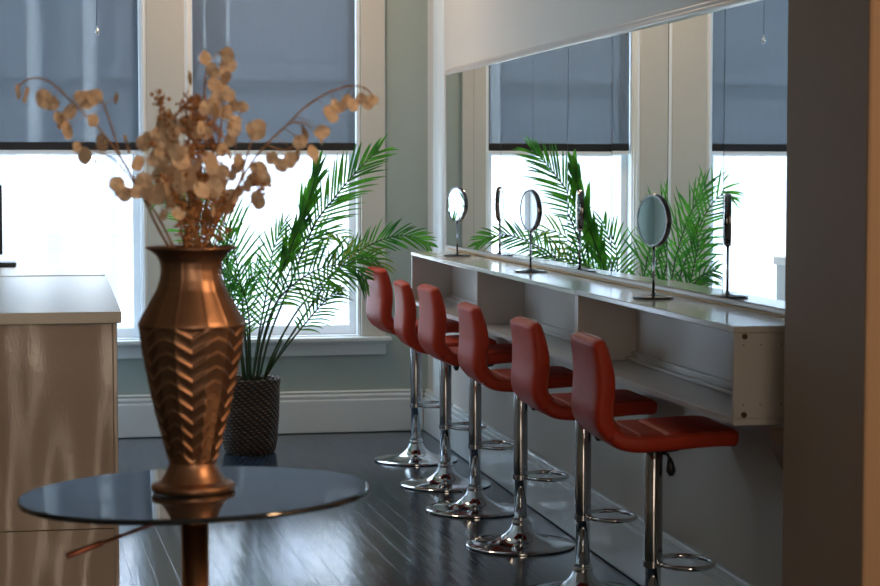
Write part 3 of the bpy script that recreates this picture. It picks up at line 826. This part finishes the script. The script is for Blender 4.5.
frond([(246, 383, 9.52), (238, 330, 9.5), (225, 280, 9.5), (207, 235, 9.5), (190, 205, 9.5), (172, 192, 9.5), (160, 194, 9.5)], .5, .19, 24, 60, .2, .35, .007)
frond([(248, 383, 9.5), (244, 320, 9.45), (236, 260, 9.42), (222, 215, 9.4), (205, 185, 9.4)], .4, .19, 26, 50, -.5, .25, .007, M_leaf)
frond([(260, 383, 9.55), (280, 355, 9.45), (304, 325, 9.35), (326, 300, 9.3), (340, 292, 9.25)], .55, .12, 16, 55, .3, .6, .006)
frond([(252, 383, 9.55), (258, 340, 9.5), (266, 295, 9.45), (272, 255, 9.4), (284, 222, 9.38)], .35, .14, 24, 50, .5, .3, .0065)
frond([(250, 383, 9.45), (250, 345, 9.35), (248, 310, 9.2), (240, 285, 9.1), (228, 275, 9.0)], .4, .13, 22, 55, .3, .6, .006)
frond([(256, 383, 9.58), (264, 340, 9.62), (282, 290, 9.68), (300, 250, 9.72), (322, 232, 9.75), (345, 238, 9.78)], .4, .14, 24, 58, .2, .5, .006, M_leaf2)
frond([(250, 383, 9.6), (246, 350, 9.68), (242, 320, 9.74), (246, 290, 9.8), (262, 262, 9.85)], .35, .12, 20, 55, .2, .45, .006)
frond([(262, 383, 9.52), (275, 350, 9.42), (298, 310, 9.35), (325, 280, 9.3), (352, 262, 9.28), (372, 258, 9.26), (384, 268, 9.26)], .5, .13, 26, 60, .3, .7, .006, M_leaf2)
for a_, b_ in (((246, 384), (236, 330)), ((251, 384), (247, 325)), ((262, 384), (282, 340))):
    obj('bare_stalk', tube(NB(), [at(*a_, 9.5) - PO, at((a_[0] + b_[0]) / 2, (a_[1] + b_[1]) / 2, 9.48) - PO, at(*b_, 9.45) - PO], [.008, .007, .0035], 8), M_palmstem, palm, True)

# ------------------------------------------------------------------ outside: pavement and the building over the street
struct('pavement', box(NB(), -40, 40, YB + .3, 60, -1.3, -1.2), M_pave)
t = thing('street_building', 'pale building with white columns seen faintly through the window shades', 'building', (0, 26, -1.2))
obj('facade_wall', box(NB(), -22, 22, 0, 1, 0, 11), M_facade, t)
obj('cornice', box(NB(), -22, 22, -.25, -.001, 3.75, 3.95, .03), M_facade, t)
for x in (-1.9, -1.1, -.33, .37, 5.6, 6.5):
    bm = NB(); lathe(bm, [(.10, 0), (.085, 8.5)], 24, (x, -.5, 0)); box(bm, x - .16, x + .16, -.66, -.34, 0, .3); obj('column', bm, M_column, t, 'auto')
for x, z in ((1.85, 4.1), (3.6, 5.2), (-2.6, 4.3)):
    wf = obj('window_frame', box(NB(), x - .34, x + .34, -.06, -.001, z - .1, z + .95, .01), M_column, t)
    for q in (0, 1):
        obj('window_glass', box(NB(), x - .28 + q * .3, x - .02 + q * .3, -.08, -.061, z, z + .85), M_dkwin, wf)

# ------------------------------------------------------------------ light
w = bpy.data.worlds.new('daylight'); S.world = w; w.use_nodes = True
bg = w.node_tree.nodes['Background']; bg.inputs['Color'].default_value = (.62, .80, 1, 1); bg.inputs['Strength'].default_value = 5.5
def light(kind, name, loc, rot, energy, col, size=None, size_y=None, portal=False):
    l = bpy.data.lights.new(name, kind); l.energy = energy; l.color = col
    if kind == 'AREA':
        l.shape = 'RECTANGLE'; l.size = size; l.size_y = size_y or size
        if portal: l.cycles.is_portal = True
    o = bpy.data.objects.new(name, l); C.objects.link(o); o.location = loc; o.rotation_euler = rot
    return o
s = light('SUN', 'sun', (0, 0, 20), (radians(52), 0, radians(-25)), 11, (1, .96, .9)); s.data.angle = .01
for a, b_ in WIN:
    light('AREA', 'window_portal', ((a + b_) / 2, YB + .23, (ZS + ZT) / 2), (-pi / 2, 0, 0), 1, (1, 1, 1), b_ - a, ZT - ZS, True)
for a, b_ in LW:
    light('AREA', 'window_portal', (XL - .19, (a + b_) / 2, 1.65), (0, -pi / 2, 0), 1, (1, 1, 1), 2.1, b_ - a, True)
WARM = (1, .62, .33)
light('AREA', 'ceiling_lamp', (2.5, 1.6, 3.05), (0, 0, 0), 36, WARM, .5)
light('AREA', 'ceiling_lamp', (.9, -2.2, 3.05), (0, 0, 0), 25, (1, .84, .68), .8)
light('AREA', 'ceiling_lamp', (1.0, 9.3, 3.05), (0, 0, 0), 10, (1, .70, .44), .3)
light('AREA', 'added_highlight_light', (-.05, -2.9, 1.3), (pi / 2, 0, 0), 20, (1, .80, .60), 1.2, 2.3)  # added behind the camera for highlights on vase, column and counter; no known lamp
